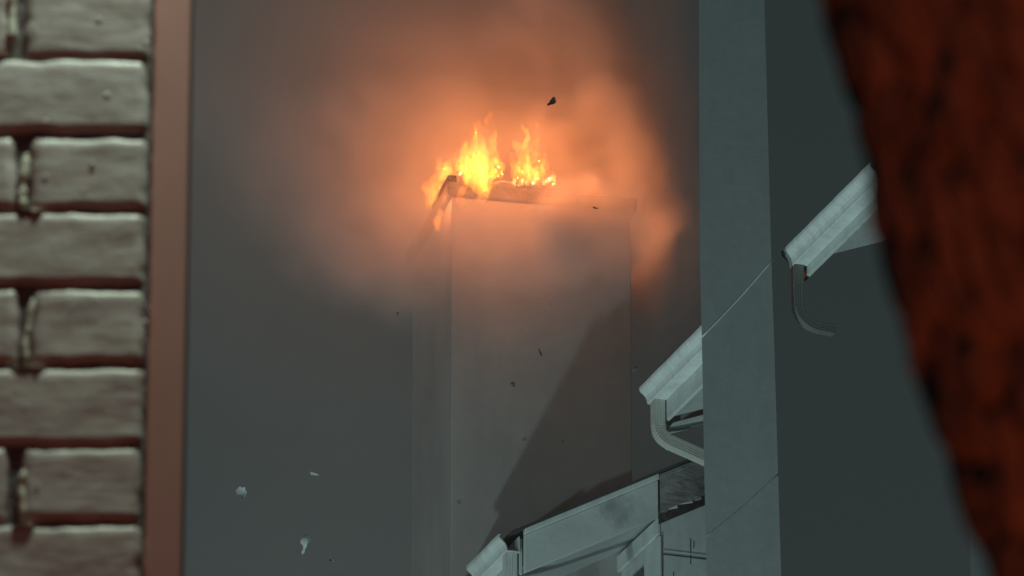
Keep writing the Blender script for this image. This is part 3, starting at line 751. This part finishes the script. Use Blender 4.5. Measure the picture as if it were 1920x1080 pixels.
# smoke thinned round the flames to flatten the glow and let them show
for px_, py_, rr_ in ((896, 285, 0.46), (990, 290, 0.40)):
    c_ = P(px_, py_, FY0); d_ = np.sqrt((Xw-c_.x)**2 + ((Yw-c_.y)*0.5)**2 + (Zw-c_.z)**2)
    dens *= 0.06 + 0.94*sm((d_/rr_ - 0.3)*0.8)
for b_ in ((680, 40, 43.0, 1.9, 1.7, 1.6, 0.7, 1.0), (380, 20, 43.2, 1.9, 1.7, 2.2, 0.9, 1.0), (900, -60, 43.0, 1.3, 1.4, 0.9, 0.9, 0.9)): blob(*b_)   # smooth grey bank behind, upper left
edge = np.minimum.reduce([sm((X-LO[0])/0.3), sm((HI[0]-X)/0.25), sm((Yg-LO[1])/0.4), sm((HI[1]-Yg)/0.4), sm((Z-LO[2])/0.4), sm((HI[2]-Z)/0.4)])
ground_veil = 0.10*np.clip(1.0 + 0.15*n1, 0.4, 2)*sm((1.35-X)/0.5)
dens = (dens + ground_veil)*edge
vals = dens.astype(np.float32).ravel()
me = bpy.data.meshes.new('smoke'); me.vertices.add(vals.size)
at = me.attributes.new('smoke_value', 'FLOAT', 'POINT'); at.data.foreach_set('value', vals)
smk = bpy.data.objects.new('smoke', me); COL.objects.link(smk); smk['kind'] = 'stuff'
n = N('smoke'); pvn = n.add('ShaderNodeVolumePrincipled'); pvn.inputs['Color'].default_value = (0.80, 0.775, 0.755, 1)
pvn.inputs['Density'].default_value = 1.0; pvn.inputs['Anisotropy'].default_value = 0.0
n.t.links.new(pvn.outputs[0], n.out.inputs['Volume']); M_SMOKE = n.m
me.materials.append(M_SMOKE)
g = bpy.data.node_groups.new('smoke_grid', 'GeometryNodeTree')
g.interface.new_socket('Geometry', in_out='INPUT', socket_type='NodeSocketGeometry'); g.interface.new_socket('Geometry', in_out='OUTPUT', socket_type='NodeSocketGeometry')
gi, go = g.nodes.new('NodeGroupInput'), g.nodes.new('NodeGroupOutput')
vc = g.nodes.new('GeometryNodeVolumeCube')
vc.inputs['Min'].default_value = tuple(LO+VX/2); vc.inputs['Max'].default_value = tuple(LO + (RES-0.5)*VX)
for ax_, nn in zip('XYZ', RES): vc.inputs['Resolution '+ax_].default_value = int(nn)
pos = g.nodes.new('GeometryNodeInputPosition')
def vmath(op, a, b):
    m = g.nodes.new('ShaderNodeVectorMath'); m.operation = op
    for s_, v_ in ((m.inputs[0], a), (m.inputs[1], b)):
        if hasattr(v_, 'is_output'): g.links.new(v_, s_)
        elif v_ is not None: s_.default_value = v_
    return m
q = vmath('FLOOR', vmath('DIVIDE', vmath('SUBTRACT', pos.outputs[0], tuple(LO)).outputs[0], (VX, VX, VX)).outputs[0], None)
dt = vmath('DOT_PRODUCT', q.outputs[0], (1.0, float(NX), float(NX*NY)))
im = g.nodes.new('FunctionNodeFloatToInt'); g.links.new(dt.outputs['Value'], im.inputs[0])
na_ = g.nodes.new('GeometryNodeInputNamedAttribute'); na_.data_type = 'FLOAT'; na_.inputs['Name'].default_value = 'smoke_value'
si = g.nodes.new('GeometryNodeSampleIndex'); si.data_type = 'FLOAT'; si.domain = 'POINT'; si.clamp = True
g.links.new(gi.outputs[0], si.inputs['Geometry']); g.links.new(na_.outputs[0], si.inputs['Value']); g.links.new(im.outputs[0], si.inputs['Index'])
g.links.new(si.outputs[0], vc.inputs['Density'])
sm_ = g.nodes.new('GeometryNodeSetMaterial'); sm_.inputs['Material'].default_value = M_SMOKE
g.links.new(vc.outputs[0], sm_.inputs['Geometry']); g.links.new(sm_.outputs[0], go.inputs[0])
mod = smk.modifiers.new('smoke_grid', 'NODES'); mod.node_group = g
